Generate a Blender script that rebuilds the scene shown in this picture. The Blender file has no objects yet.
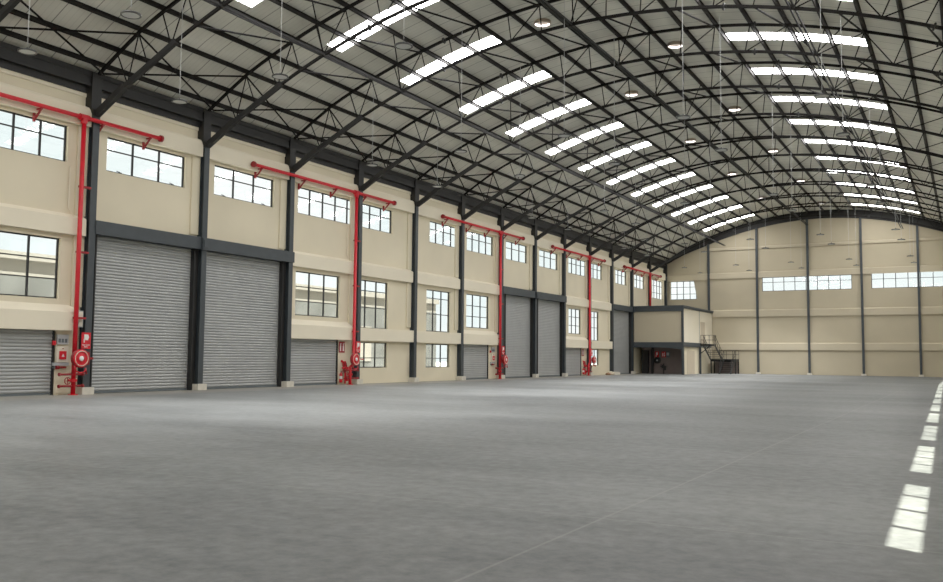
import bpy, bmesh, math, random
from mathutils import Vector, Matrix
random.seed(7)
S = bpy.context.scene
COL = S.collection

# ------------------------------------------------------------------ helpers
class MB:
    """collects shapes, then links them as ONE mesh object"""
    def __init__(s): s.v = []; s.f = []
    def add(s, vs, fs):
        o = len(s.v); s.v += [tuple(p) for p in vs]; s.f += [tuple(i + o for i in f) for f in fs]; return s
    def box(s, x0, x1, y0, y1, z0, z1):
        return s.add([(x0,y0,z0),(x1,y0,z0),(x1,y1,z0),(x0,y1,z0),(x0,y0,z1),(x1,y0,z1),(x1,y1,z1),(x0,y1,z1)],
                     [(0,3,2,1),(4,5,6,7),(0,1,5,4),(1,2,6,5),(2,3,7,6),(3,0,4,7)])
    def prism_y(s, prof, y0, y1):
        """profile of (x,z) extruded along y"""
        n = len(prof)
        return s.add([(x,y0,z) for x,z in prof] + [(x,y1,z) for x,z in prof],
                     [tuple(range(n))[::-1], tuple(range(n,2*n))] + [(i,(i+1)%n,n+(i+1)%n,n+i) for i in range(n)])
    def prism_x(s, prof, x0, x1):
        n = len(prof)
        return s.add([(x0,y,z) for y,z in prof] + [(x1,y,z) for y,z in prof],
                     [tuple(range(n)), tuple(range(n,2*n))[::-1]] + [(i,n+i,n+(i+1)%n,(i+1)%n) for i in range(n)])
    def bar(s, a, b, w=.06, h=None, n=0, up=(0,0,1)):
        """bar from a to b: rectangular w x h, or round of radius w with n sides"""
        a = Vector(a); b = Vector(b); d = (b-a).normalized(); u = Vector(up)
        if abs(d.dot(u)) > .98: u = Vector((1,0,0)) if abs(d.x) < .9 else Vector((0,1,0))
        r = d.cross(u).normalized(); u = r.cross(d)
        if n:
            ring = [(math.cos(t)*w, math.sin(t)*w) for t in [2*math.pi*i/n for i in range(n)]]
        else:
            h = h or w; ring = [(-w/2,-h/2),(w/2,-h/2),(w/2,h/2),(-w/2,h/2)]
        m = len(ring)
        vs = [a+r*p+u*q for p,q in ring] + [b+r*p+u*q for p,q in ring]
        return s.add(vs, [tuple(range(m)), tuple(range(m,2*m))[::-1]] + [(i,m+i,m+(i+1)%m,(i+1)%m) for i in range(m)])
    def path(s, pts, w, n=8):
        """round tube along a polyline, one continuous skin"""
        pts = [Vector(p) for p in pts]; o = len(s.v); vs = []
        for i, p in enumerate(pts):
            d = (pts[min(i+1,len(pts)-1)] - pts[max(i-1,0)]).normalized()
            u = Vector((0,0,1)) if abs(d.z) < .95 else Vector((1,0,0))
            r = d.cross(u).normalized(); u = r.cross(d)
            vs += [p + r*math.cos(2*math.pi*j/n)*w + u*math.sin(2*math.pi*j/n)*w for j in range(n)]
        fs = []
        for i in range(len(pts)-1):
            for j in range(n):
                fs.append((i*n+j, (i+1)*n+j, (i+1)*n+(j+1)%n, i*n+(j+1)%n))
        fs += [tuple(range(n)), tuple(range((len(pts)-1)*n, len(pts)*n))[::-1]]
        return s.add(vs, fs)
    def lathe(s, prof, c, axis='z', n=24, cap=True):
        """profile (r, t) turned about an axis through c"""
        vs = []
        for r, t in prof:
            for j in range(n):
                a = 2*math.pi*j/n; p, q = r*math.cos(a), r*math.sin(a)
                vs.append({'z': (c[0]+p,c[1]+q,c[2]+t), 'x': (c[0]+t,c[1]+p,c[2]+q), 'y': (c[0]+q,c[1]+t,c[2]+p)}[axis])
        fs = []
        for i in range(len(prof)-1):
            for j in range(n):
                fs.append((i*n+j, i*n+(j+1)%n, (i+1)*n+(j+1)%n, (i+1)*n+j))
        if cap and prof[0][0] > 1e-4: fs.append(tuple(range(n))[::-1])
        if cap and prof[-1][0] > 1e-4: fs.append(tuple(range((len(prof)-1)*n, len(prof)*n)))
        return s.add(vs, fs)
    def build(s, name, mat, parent=None, smooth=False, fix=True):
        me = bpy.data.meshes.new(name); me.from_pydata(s.v, [], s.f)
        bm = bmesh.new(); bm.from_mesh(me)
        if fix: bmesh.ops.recalc_face_normals(bm, faces=bm.faces)
        bm.to_mesh(me); bm.free()
        me.materials.append(mat)
        if smooth:
            for p in me.polygons: p.use_smooth = True
        o = bpy.data.objects.new(name, me); COL.objects.link(o)
        if parent: o.parent = parent
        return o

def empty(name, loc=(0,0,0)):
    o = bpy.data.objects.new(name, None); o.location = loc; o.empty_display_size = .2; COL.objects.link(o); return o
def tag(o, label, cat, group=None):
    o['label'] = label; o['category'] = cat
    if group: o['group'] = group
    return o
def structure(o, label=None):
    o['kind'] = 'structure'
    if label: o['label'] = label
    return o
def copy_tree(o, parent=None):
    c = o.copy(); COL.objects.link(c)
    if parent: c.parent = parent
    for ch in o.children: copy_tree(ch, c)
    return c
COUNT = {}
def num(kind):
    COUNT[kind] = COUNT.get(kind, 0) + 1
    return '%s_%d' % (kind, COUNT[kind])
ORD = ['first','second','third','fourth','fifth','sixth','seventh','eighth','ninth','tenth','eleventh','twelfth','thirteenth',
       'fourteenth','fifteenth','sixteenth','seventeenth','eighteenth','nineteenth','twentieth','twenty-first','twenty-second','twenty-third','twenty-fourth']

# ------------------------------------------------------------------ materials
def mat(name, col, rough=.6, metal=0., var=.0, scale=3., bump=0., bscale=40., spec=.5):
    m = bpy.data.materials.new(name); m.use_nodes = True
    N = m.node_tree.nodes; L = m.node_tree.links; b = N['Principled BSDF']
    b.inputs['Roughness'].default_value = rough; b.inputs['Metallic'].default_value = metal
    b.inputs['Specular IOR Level'].default_value = spec
    b.inputs['Base Color'].default_value = (*col, 1)
    if var or bump:
        tc = N.new('ShaderNodeTexCoord')
    if var:
        nz = N.new('ShaderNodeTexNoise'); nz.inputs['Scale'].default_value = scale; nz.inputs['Detail'].default_value = 5
        L.new(tc.outputs['Object'], nz.inputs['Vector'])
        rp = N.new('ShaderNodeValToRGB')
        rp.color_ramp.elements[0].position = .3; rp.color_ramp.elements[1].position = .7
        rp.color_ramp.elements[0].color = (*[c*(1-var) for c in col], 1); rp.color_ramp.elements[1].color = (*[min(1,c*(1+var)) for c in col], 1)
        L.new(nz.outputs['Fac'], rp.inputs['Fac']); L.new(rp.outputs['Color'], b.inputs['Base Color'])
    if bump:
        nb = N.new('ShaderNodeTexNoise'); nb.inputs['Scale'].default_value = bscale
        bp = N.new('ShaderNodeBump'); bp.inputs['Strength'].default_value = bump; bp.inputs['Distance'].default_value = .02
        L.new(tc.outputs['Object'], nb.inputs['Vector']); L.new(nb.outputs['Fac'], bp.inputs['Height']); L.new(bp.outputs['Normal'], b.inputs['Normal'])
    return m
def emis(name, col, st):
    m = bpy.data.materials.new(name); m.use_nodes = True
    N = m.node_tree.nodes; L = m.node_tree.links
    b = N['Principled BSDF']; b.inputs['Base Color'].default_value = (.9,.9,.9,1)
    b.inputs['Emission Color'].default_value = (*col,1); b.inputs['Emission Strength'].default_value = st
    return m

M = {}
M['wall'] = mat('painted_wall', (.72,.645,.475), .75, var=.05, scale=.35)
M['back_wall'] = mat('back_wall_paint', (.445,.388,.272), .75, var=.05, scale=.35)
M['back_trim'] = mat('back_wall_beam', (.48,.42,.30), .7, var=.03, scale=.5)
M['trim'] = mat('painted_beam', (.79,.72,.56), .7, var=.03, scale=.5)
M['steel'] = mat('slate_steel', (.034,.043,.050), .55, var=.12, scale=2)
M['black_steel'] = mat('dark_steel', (.007,.007,.007), .6, var=.2, scale=2)
M['truss'] = mat('truss_steel', (.012,.011,.0105), .9, spec=.15, var=.2, scale=2)
M['knee'] = mat('knee_steel', (.030,.030,.030), .8, spec=.2, var=.1, scale=2)
M['purlin'] = mat('purlin_steel', (.013,.0115,.0105), .7, spec=.3, var=.15, scale=1.5)
M['shutter'] = mat('shutter_galvanised', (.34,.35,.345), .5, .25, var=.06, scale=1.2)
M['red'] = mat('red_paint', (.60,.003,.014), .45, var=.08, scale=4)
M['dark_red'] = mat('dark_red_paint', (.28,.004,.008), .45)
M['white'] = mat('white_paint', (.82,.82,.80), .5)
M['grey'] = mat('grey_plastic', (.42,.44,.45), .5)
M['dark_grey'] = mat('dark_grey_plastic', (.10,.12,.13), .5)
M['beige_box'] = mat('beige_plastic', (.72,.66,.54), .5)
M['plinth'] = mat('plinth_concrete', (.62,.585,.50), .85, var=.08, scale=4, bump=.2)
M['rubber'] = mat('black_rubber', (.02,.02,.02), .6)
M['shade'] = mat('shaded_wall', (.17,.135,.125), .8, var=.06, scale=1)  # wall colour darkened to include the shade below the site office
M['door'] = mat('beige_door', (.52,.44,.32), .6, var=.03)
M['brown'] = mat('brown_sack', (.25,.13,.07), .9, var=.2, scale=6)
M['sack'] = mat('pale_sack', (.55,.48,.36), .9, var=.15, scale=6)
M['neighbour'] = mat('neighbour_wall', (.225,.215,.195), .9, var=.05)
M['neighbour_grey'] = mat('neighbour_grey', (.085,.09,.09), .9, var=.3, scale=.6)
M['outside'] = mat('outside_ground', (.45,.44,.42), .9, var=.1, scale=.3)
M['lens'] = mat('lamp_lens', (.50,.51,.49), .5)
M['lamp'] = mat('lamp_body', (.03,.032,.032), .5)
M['cable'] = mat('grey_cable', (.45,.46,.46), .5)
M['sky_panel'] = emis('translucent_skylight', (1.0,.985,.97), 12.5)
M['vent_glow'] = emis('vent_daylight_glow', (1,.93,.90), 2)
M['vent'] = mat('vent_metal', (.42,.34,.27), .6)

def glass_mat():
    m = bpy.data.materials.new('window_glass'); m.use_nodes = True
    N = m.node_tree.nodes; L = m.node_tree.links; N.remove(N['Principled BSDF'])
    t = N.new('ShaderNodeBsdfTransparent'); t.inputs['Color'].default_value = (.94,.97,.96,1)
    g = N.new('ShaderNodeBsdfGlossy'); g.inputs['Roughness'].default_value = .03
    mx = N.new('ShaderNodeMixShader'); mx.inputs['Fac'].default_value = .06
    L.new(t.outputs[0], mx.inputs[1]); L.new(g.outputs[0], mx.inputs[2]); L.new(mx.outputs[0], N['Material Output'].inputs['Surface'])
    return m
M['glass'] = glass_mat()

def floor_mat():
    m = bpy.data.materials.new('polished_concrete'); m.use_nodes = True
    N = m.node_tree.nodes; L = m.node_tree.links; b = N['Principled BSDF']
    tc = N.new('ShaderNodeTexCoord')
    mp = N.new('ShaderNodeMapping'); mp.inputs['Scale'].default_value = (.5,1.2,1); L.new(tc.outputs['Object'], mp.inputs['Vector'])
    n1 = N.new('ShaderNodeTexNoise'); n1.inputs['Scale'].default_value = .16; n1.inputs['Detail'].default_value = 7; n1.inputs['Roughness'].default_value = .62
    n2 = N.new('ShaderNodeTexNoise'); n2.inputs['Scale'].default_value = .9; n2.inputs['Detail'].default_value = 8; n2.inputs['Roughness'].default_value = .7
    n3 = N.new('ShaderNodeTexNoise'); n3.inputs['Scale'].default_value = 5; n3.inputs['Detail'].default_value = 8; n3.inputs['Roughness'].default_value = .7
    for n in (n1,n2): L.new(mp.outputs[0], n.inputs['Vector'])
    L.new(tc.outputs['Object'], n3.inputs['Vector'])
    a = N.new('ShaderNodeMath'); a.operation = 'MULTIPLY_ADD'; a.inputs[1].default_value = .65; L.new(n2.outputs['Fac'], a.inputs[0]); L.new(n1.outputs['Fac'], a.inputs[2])
    a2 = N.new('ShaderNodeMath'); a2.operation = 'MULTIPLY_ADD'; a2.inputs[1].default_value = .85; L.new(n3.outputs['Fac'], a2.inputs[0]); L.new(a.outputs[0], a2.inputs[2])
    rp = N.new('ShaderNodeValToRGB'); e = rp.color_ramp.elements
    e[0].color = (.050,.055,.056,1); e[1].color = (.185,.194,.192,1)
    mr = N.new('ShaderNodeMapRange'); mr.inputs['From Min'].default_value = .98; mr.inputs['From Max'].default_value = 1.52
    L.new(a2.outputs[0], mr.inputs['Value']); L.new(mr.outputs[0], rp.inputs['Fac'])
    e[0].position = .0; e[1].position = 1.
    # saw-cut joints every 6 m, hardly visible
    sx = N.new('ShaderNodeSeparateXYZ'); L.new(tc.outputs['Object'], sx.inputs[0])
    def joint(out, off, per):
        ad = N.new('ShaderNodeMath'); ad.operation = 'ADD'; ad.inputs[1].default_value = off; L.new(out, ad.inputs[0])
        md = N.new('ShaderNodeMath'); md.operation = 'PINGPONG'; md.inputs[1].default_value = per/2; L.new(ad.outputs[0], md.inputs[0])
        lt = N.new('ShaderNodeMath'); lt.operation = 'LESS_THAN'; lt.inputs[1].default_value = .016; L.new(md.outputs[0], lt.inputs[0]); return lt
    jx = joint(sx.outputs['X'], 91.05, 9.1); jy = joint(sx.outputs['Y'], 14.8+73, 7.3)
    mxj = N.new('ShaderNodeMath'); mxj.operation = 'MAXIMUM'; L.new(jx.outputs[0], mxj.inputs[0]); L.new(jy.outputs[0], mxj.inputs[1])
    sc = N.new('ShaderNodeMath'); sc.operation = 'MULTIPLY'; sc.inputs[1].default_value = .30; L.new(mxj.outputs[0], sc.inputs[0])
    mix = N.new('ShaderNodeMixRGB'); mix.inputs['Color2'].default_value = (.27,.27,.25,1)
    L.new(sc.outputs[0], mix.inputs['Fac']); L.new(rp.outputs['Color'], mix.inputs['Color1'])
    # daylight pool painted into colour, paler to the left; dusty strip by the wall
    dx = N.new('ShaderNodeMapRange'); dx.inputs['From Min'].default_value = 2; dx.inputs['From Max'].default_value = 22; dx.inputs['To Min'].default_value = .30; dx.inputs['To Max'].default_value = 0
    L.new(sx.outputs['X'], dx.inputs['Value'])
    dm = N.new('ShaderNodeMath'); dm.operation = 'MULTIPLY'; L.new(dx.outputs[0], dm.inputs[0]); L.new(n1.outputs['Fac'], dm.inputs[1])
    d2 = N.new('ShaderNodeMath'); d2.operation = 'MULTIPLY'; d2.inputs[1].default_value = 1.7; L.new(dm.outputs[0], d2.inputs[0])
    daylight_pool = N.new('ShaderNodeMixRGB'); daylight_pool.inputs['Color2'].default_value = (.36,.365,.355,1); L.new(d2.outputs[0], daylight_pool.inputs['Fac']); L.new(mix.outputs[0], daylight_pool.inputs['Color1'])
    sx2 = N.new('ShaderNodeMapRange'); sx2.inputs['From Min'].default_value = .9; sx2.inputs['From Max'].default_value = 2.6; sx2.inputs['To Min'].default_value = .55; sx2.inputs['To Max'].default_value = 0
    L.new(sx.outputs['X'], sx2.inputs['Value'])
    strip = N.new('ShaderNodeMixRGB'); strip.inputs['Color2'].default_value = (.34,.315,.26,1); L.new(sx2.outputs[0], strip.inputs['Fac']); L.new(daylight_pool.outputs[0], strip.inputs['Color1'])
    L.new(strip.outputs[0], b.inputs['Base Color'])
    rr = N.new('ShaderNodeMapRange'); b.inputs['Specular IOR Level'].default_value = .12; rr.inputs['To Min'].default_value = .36; rr.inputs['To Max'].default_value = .60; L.new(n2.outputs['Fac'], rr.inputs['Value']); L.new(rr.outputs[0], b.inputs['Roughness'])
    bp = N.new('ShaderNodeBump'); bp.inputs['Strength'].default_value = .05; L.new(n2.outputs['Fac'], bp.inputs['Height']); L.new(bp.outputs[0], b.inputs['Normal'])
    return m
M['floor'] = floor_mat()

def roof_mat():
    m = bpy.data.materials.new('roof_sheet'); m.use_nodes = True
    N = m.node_tree.nodes; L = m.node_tree.links; b = N['Principled BSDF']
    tc = N.new('ShaderNodeTexCoord'); sx = N.new('ShaderNodeSeparateXYZ'); L.new(tc.outputs['Object'], sx.inputs[0])
    def ribs(period, thr):
        md = N.new('ShaderNodeMath'); md.operation = 'PINGPONG'; md.inputs[1].default_value = period/2; L.new(sx.outputs['Y'], md.inputs[0])
        lt = N.new('ShaderNodeMath'); lt.operation = 'LESS_THAN'; lt.inputs[1].default_value = thr; L.new(md.outputs[0], lt.inputs[0]); return lt
    r1 = ribs(1.0, .022); r2 = ribs(.25, .016)
    nz = N.new('ShaderNodeTexNoise'); nz.inputs['Scale'].default_value = .5; nz.inputs['Detail'].default_value = 6; L.new(tc.outputs['Object'], nz.inputs['Vector'])
    rp = N.new('ShaderNodeValToRGB'); e = rp.color_ramp.elements; e[0].position=.3; e[1].position=.7
    e[0].color = (.58,.58,.515,1); e[1].color = (.69,.68,.61,1); L.new(nz.outputs['Fac'], rp.inputs['Fac'])
    s2 = N.new('ShaderNodeMath'); s2.operation='MULTIPLY'; s2.inputs[1].default_value=.12; L.new(r2.outputs[0], s2.inputs[0])
    s1 = N.new('ShaderNodeMath'); s1.operation='MULTIPLY_ADD'; s1.inputs[1].default_value=.62; L.new(r1.outputs[0], s1.inputs[0]); L.new(s2.outputs[0], s1.inputs[2])
    mix = N.new('ShaderNodeMixRGB'); mix.inputs['Color2'].default_value=(.08,.08,.07,1); L.new(s1.outputs[0], mix.inputs['Fac']); L.new(rp.outputs[0], mix.inputs['Color1'])
    L.new(mix.outputs[0], b.inputs['Base Color']); b.inputs['Roughness'].default_value = .5
    return m
M['roof'] = roof_mat()

# ------------------------------------------------------------------ dimensions
W = 33.6; XC = 16.8; A2 = .0156; YF = -36.0; YB = 78.4; BAY = 6.0
def z_top(x): return 17.58 - A2*(x-XC)**2 - .25*max(0,(2.5-x)/2.5)
def z_bot(x):
    z = 16.3 - A2*(x-XC)**2
    return z - .6*max(0, (12-x)/12)**1.3
def z_roof(x): return z_top(x) + .27
PX = [.27,1.11,2.29,3.6,4.93,6.28,7.84,9.4,10.92,12.52,14.11,15.7,17.29,18.88,20.47,22.08,23.72,25.34,26.95,28.55,30.05,31.4,32.65,33.4]   # purlin lines
TRUSSES = list(range(-1, 13))                      # at y = 6k

# ------------------------------------------------------------------ setting: floor, walls, roof
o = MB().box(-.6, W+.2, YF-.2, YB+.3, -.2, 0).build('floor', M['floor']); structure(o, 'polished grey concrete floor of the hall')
o = MB().box(-120, 160, -140, 240, -.5, -.22).build('ground', M['outside']); structure(o)

def wall_grid(name, holes, u0, u1, z0, z1, t0, t1, axis, mat_):
    """wall in the plane axis=t with rectangular holes (u0,u1,z0,z1), with reveals"""
    us = sorted({u0,u1,*[min(max(h[0],u0),u1) for h in holes],*[min(max(h[1],u0),u1) for h in holes]})
    zs = sorted({z0,z1,*[h[2] for h in holes],*[h[3] for h in holes]})
    mb = MB()
    P = (lambda t,u,z: (t,u,z)) if axis == 'x' else (lambda t,u,z: (u,t,z))
    def solid(i,j):
        if i<0 or j<0 or i>=len(us)-1 or j>=len(zs)-1: return False
        cu, cz = (us[i]+us[i+1])/2, (zs[j]+zs[j+1])/2
        return not any(h[0]<cu<h[1] and h[2]<cz<h[3] for h in holes)
    for i in range(len(us)-1):
        for j in range(len(zs)-1):
            if not solid(i,j): continue
            a,b,c,d = us[i],us[i+1],zs[j],zs[j+1]
            for t in (t0,t1): mb.add([P(t,a,c),P(t,b,c),P(t,b,d),P(t,a,d)], [(0,1,2,3)])
            for di,dj,q in ((-1,0,(a,c,a,d)),(1,0,(b,c,b,d)),(0,-1,(a,c,b,c)),(0,1,(a,d,b,d))):
                if not solid(i+di,j+dj):
                    mb.add([P(t0,q[0],q[1]),P(t1,q[0],q[1]),P(t1,q[2],q[3]),P(t0,q[2],q[3])], [(0,1,2,3)])
    o = mb.build(name, mat_)
    bm = bmesh.new(); bm.from_mesh(o.data); bmesh.ops.remove_doubles(bm, verts=bm.verts, dist=1e-4); bmesh.ops.recalc_face_normals(bm, faces=bm.faces); bm.to_mesh(o.data); bm.free()
    return o

# windows of the left wall: (y0, y1, z0, z1, number of columns, horizontal bar heights, where)
UP = (9.15, 10.6)
WIN = [(-5.45,-1.02,*UP,4,[10.07],'upper window at the left edge of the photo'),
       (.81,5.05,*UP,3,[10.07],'upper window above the nearest big roller shutter'),
       (6.82,10.98,*UP,3,[10.07],'upper window above the second big roller shutter'),
       (12.85,21.75,*UP,8,[10.07],'long upper window running behind the second red riser column'),
       (26.1,30.05,*UP,4,[10.07],'upper window above the tall narrow three-column window'),
       (31.1,35.2,*UP,4,[10.07],'upper window left of the third red riser'),
       (37.2,41.07,*UP,3,[10.07],'upper window above the third big roller shutter'),
       (43.3,47.2,*UP,3,[10.07],'upper window above the fourth big roller shutter'),
       (49.5,57.96,*UP,8,[10.07],'long upper window running behind the fourth red riser column'),
       (61.6,65.0,*UP,3,[10.07],'upper window above the far single roller shutter'),
       (67.4,70.9,*UP,3,[10.07],'upper window above the left end of the site office'),
       (73.6,77.8,8.42,10.55,4,[9.1,9.9],'tall upper window in the far corner over the site office'),
       (-4.9,-1.15,3.73,6.1,3,[5.27,4.5],'middle window at the left edge of the photo'),
       (12.8,16.6,3.73,6.08,3,[5.27,4.5],'middle window above the second small shutter'),
       (18.1,21.4,3.24,6.08,3,[5.46,4.47],'middle window just right of the second red riser'),
       (25.8,28.9,3.26,6.02,3,[5.47,4.42],'middle window between the two plain columns'),
       (31.1,34.55,3.68,6.08,3,[5.27,4.5],'middle window above the third small shutter'),
       (49.55,52.5,3.75,6.02,3,[5.27,4.5],'middle window above the fourth small shutter'),
       (54.3,57.0,3.24,6.02,3,[5.46,4.47],'middle window just right of the fourth red riser'),
       (18.1,21.4,.92,2.42,3,[1.5],'ground window just right of the second hose reel'),
       (25.8,28.9,.9,2.44,3,[1.5],'ground window between the two plain columns'),
       (54.3,57.0,.92,2.42,3,[1.5],'ground window just right of the fourth hose reel')]
SMALL = [(-5.3,-1.24,'small roller shutter at the left edge'),(12.5,16.5,'small roller shutter under the second middle window'),
         (30.75,34.45,'small roller shutter left of the third red riser'),(48.9,52.5,'small roller shutter left of the fourth red riser')]
BIG = [(.35,5.62,'nearest big grey roller shutter'),(6.25,11.62,'second big grey roller shutter from the left'),
       (36.9,41.75,'third big grey roller shutter from the left'),(42.75,47.75,'fourth big grey roller shutter from the left'),
       (60.4,65.75,'far big grey roller shutter beside the site office')]
holes = [w[:4] for w in WIN] + [(a,b,0,2.5) for a,b,_ in SMALL] + [(a,b,0,6.45) for a,b,_ in BIG]
o = wall_grid('wall_left', holes, YF-.2, YB+.3, 0, 13.0, -.6, -.35, 'x', M['wall']); structure(o, 'cream painted left wall of the hall')

BWIN = [(10.7,19.95,9.16,10.72,8,[10.15],'long high window on the back wall'),
        (21.85,31.1,9.16,10.78,8,[10.15],'right hand long high window on the back wall'),]
RW = [(6*n+.7, 6*n+5.3) for n in range(-6, 13)]

def arch_wall(name, y0, y1, holes, m):
    us = sorted({-.6, W+.2, *[i*1.2 for i in range(0,29)], *[h[0] for h in holes], *[h[1] for h in holes]})
    mb = MB()
    for y in (y0,y1):
        for a,b in zip(us,us[1:]):
            c = (a+b)/2; hs = sorted([h for h in holes if h[0]<c<h[1]], key=lambda h:h[2]); z = 0
            for h in hs:
                mb.add([(a,y,z),(b,y,z),(b,y,h[2]),(a,y,h[2])], [(0,1,2,3)]); z = h[3]
            mb.add([(a,y,z),(b,y,z),(b,y,z_roof(b)-.02),(a,y,z_roof(a)-.02)], [(0,1,2,3)])
    for h in holes:
        a,b,c,d = h[:4]
        for q in ((a,c,b,c),(a,d,b,d),(a,c,a,d),(b,c,b,d)):
            mb.add([(q[0],y0,q[1]),(q[2],y0,q[3]),(q[2],y1,q[3]),(q[0],y1,q[1])], [(0,1,2,3)])
    return mb.build(name, m, fix=False)
CORNER = (.25, 3.4, 8.46, 10.6)
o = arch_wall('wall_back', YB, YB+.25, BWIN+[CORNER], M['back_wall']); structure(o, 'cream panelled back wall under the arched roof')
o = arch_wall('wall_front', YF-.2, YF, [], M['wall']); structure(o)
o = wall_grid('wall_right', [(a,b,9.2,10.5) for a,b in RW], YF-.2, YB+.3, 0, 13.5, W, W+.22, 'x', M['wall']); structure(o)
RWALL = o

# roof sheet with skylight openings
SKYX = [(4.575+.75, 10.935), (20.475, 26.835)]
SKYY = [(6*k+1.92, 6*k+3.02) for k in range(-6, 13)]
def roof_cells():
    xs = sorted({-.6, W+.2, *[-.6+i*.85 for i in range(1,41) if -.6+i*.85 < W], *[v for s in SKYX for v in s]})
    ys = sorted({YF-.2, YB+.3, *[v for s in SKYY for v in s]})
    mb = MB(); sky = {}
    for a,b in zip(xs,xs[1:]):
        for c,d in zip(ys,ys[1:]):
            cx, cy = (a+b)/2, (c+d)/2
            if any(s[0]<cx<s[1] for s in SKYX) and any(s[0]<cy<s[1] for s in SKYY): continue
            mb.add([(a,c,z_roof(a)),(b,c,z_roof(b)),(b,d,z_roof(b)),(a,d,z_roof(a))], [(0,3,2,1)])
    a, b, c, d = W+.2, W+.8, YF-.2, -8      # the roof follows the slightly skewed wall
    mb.add([(a,c,z_roof(a)),(b,c,z_roof(b)),(b,d,z_roof(b)),(a,d,z_roof(a))], [(0,3,2,1)])
    return mb, xs
mb, RX = roof_cells()
o = mb.build('ceiling', M['roof'], fix=False); structure(o, 'grey profiled metal roof sheet, arched')

for r, (sa, sb) in enumerate(SKYX):
    for i, (c, d) in enumerate(SKYY):
        k = i-6
        mb = MB(); n = 5
        for j in range(n):
            a = sa+(sb-sa)*j/n; b = sa+(sb-sa)*(j+1)/n
            mb.add([(a,c,z_roof(a)),(b,c,z_roof(b)),(b,d,z_roof(b)),(a,d,z_roof(a))], [(0,3,2,1)])
        o = mb.build('skylight', M['sky_panel'], fix=False)
        first = (0, 2)[r]
        where = '%s from the camera in the %s row' % (ORD[k-first], ('left','right')[r]) if k >= first else 'overhead behind the top edge of the photo'
        tag(o, 'white translucent roof skylight, '+where, 'skylight', 'skylights in the arched roof')

# ------------------------------------------------------------------ windows
def window(y0, y1, z0, z1, n, bars, label, wall='left', handles=False):
    t = structure(empty(num('window'), {'left':(-.5,(y0+y1)/2,z0),'right':(W+.14,(y0+y1)/2,z0),'back':((y0+y1)/2,YB+.12,z0)}[wall]), label)
    L = y1-y0; H = z1-z0
    def place(mb):
        vs = []
        for (u,w,z) in mb.v:       # u along, w depth (towards the hall positive)
            if wall == 'left': vs.append((w,u,z))
            elif wall == 'right': vs.append((-w,u,z))
            else: vs.append((u,-w,z))
        mb.v = vs; return mb
    fr = MB(); f = .055
    for a in ((-L/2, L/2, 0, f), (-L/2, L/2, H-f, H)): fr.box(a[0],a[1],-.04,.04,a[2],a[3])
    for a in (-L/2, L/2-f): fr.box(a,a+f,-.04,.04,f,H-f)
    place(fr).build('window_frame', M['black_steel'], t)
    for j in range(1,n):
        x = -L/2+L*j/n; b = MB(); b.box(x-.036,x+.036,-.035,.035,f,H-f); place(b).build('mullion', M['black_steel'], t)
    for z in bars:
        b = MB(); b.box(-L/2+f,L/2-f,-.03,.03,z-z0-.025,z-z0+.025); place(b).build('glazing_bar', M['black_steel'], t)
    g = MB(); g.box(-L/2+f,L/2-f,-.004,.004,f,H-f); place(g).build('pane', M['glass'], t)
    if handles:
        for j in (0, n-1):
            x = -L/2+L*(j+.5)/n
            hd = MB(); hd.bar((x-.12,.05,.10),(x+.12,.07,.05),.03); hd.bar((x,.05,.02),(x,.06,.10),.03); place(hd).build('stay_handle', M['black_steel'], t)
    return t
for i,w in enumerate(WIN):
    window(*w[:6], 'black framed '+w[6], 'left', handles=w[2] > 9 and i in (1,2))
for w in BWIN: window(*w[:6], 'black framed '+w[6], 'back')
window(.3, 3.35, 8.46, 10.6, 4, [9.1,9.9], 'black framed corner window of the back wall', 'back')
RT = Matrix.Translation((W,-15,0)) @ Matrix.Rotation(.019,4,'Z') @ Matrix.Translation((-W,15,0))   # unseen right wall turned slightly to steer its sun patches on the floor
RWALL.matrix_world = RT
for a,b in RW:
    t = window(a,b,9.2,10.5,4,[],None,'right')
    t.matrix_world = RT @ Matrix.Translation(t.location)
# slanting reveal board that cuts the corner window's right edge
o = MB().prism_y([(3.05,10.62),(3.45,10.62),(3.45,8.44)], YB-.03, YB+.02).build(num('trim'), M['back_wall']); structure(o)

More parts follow.
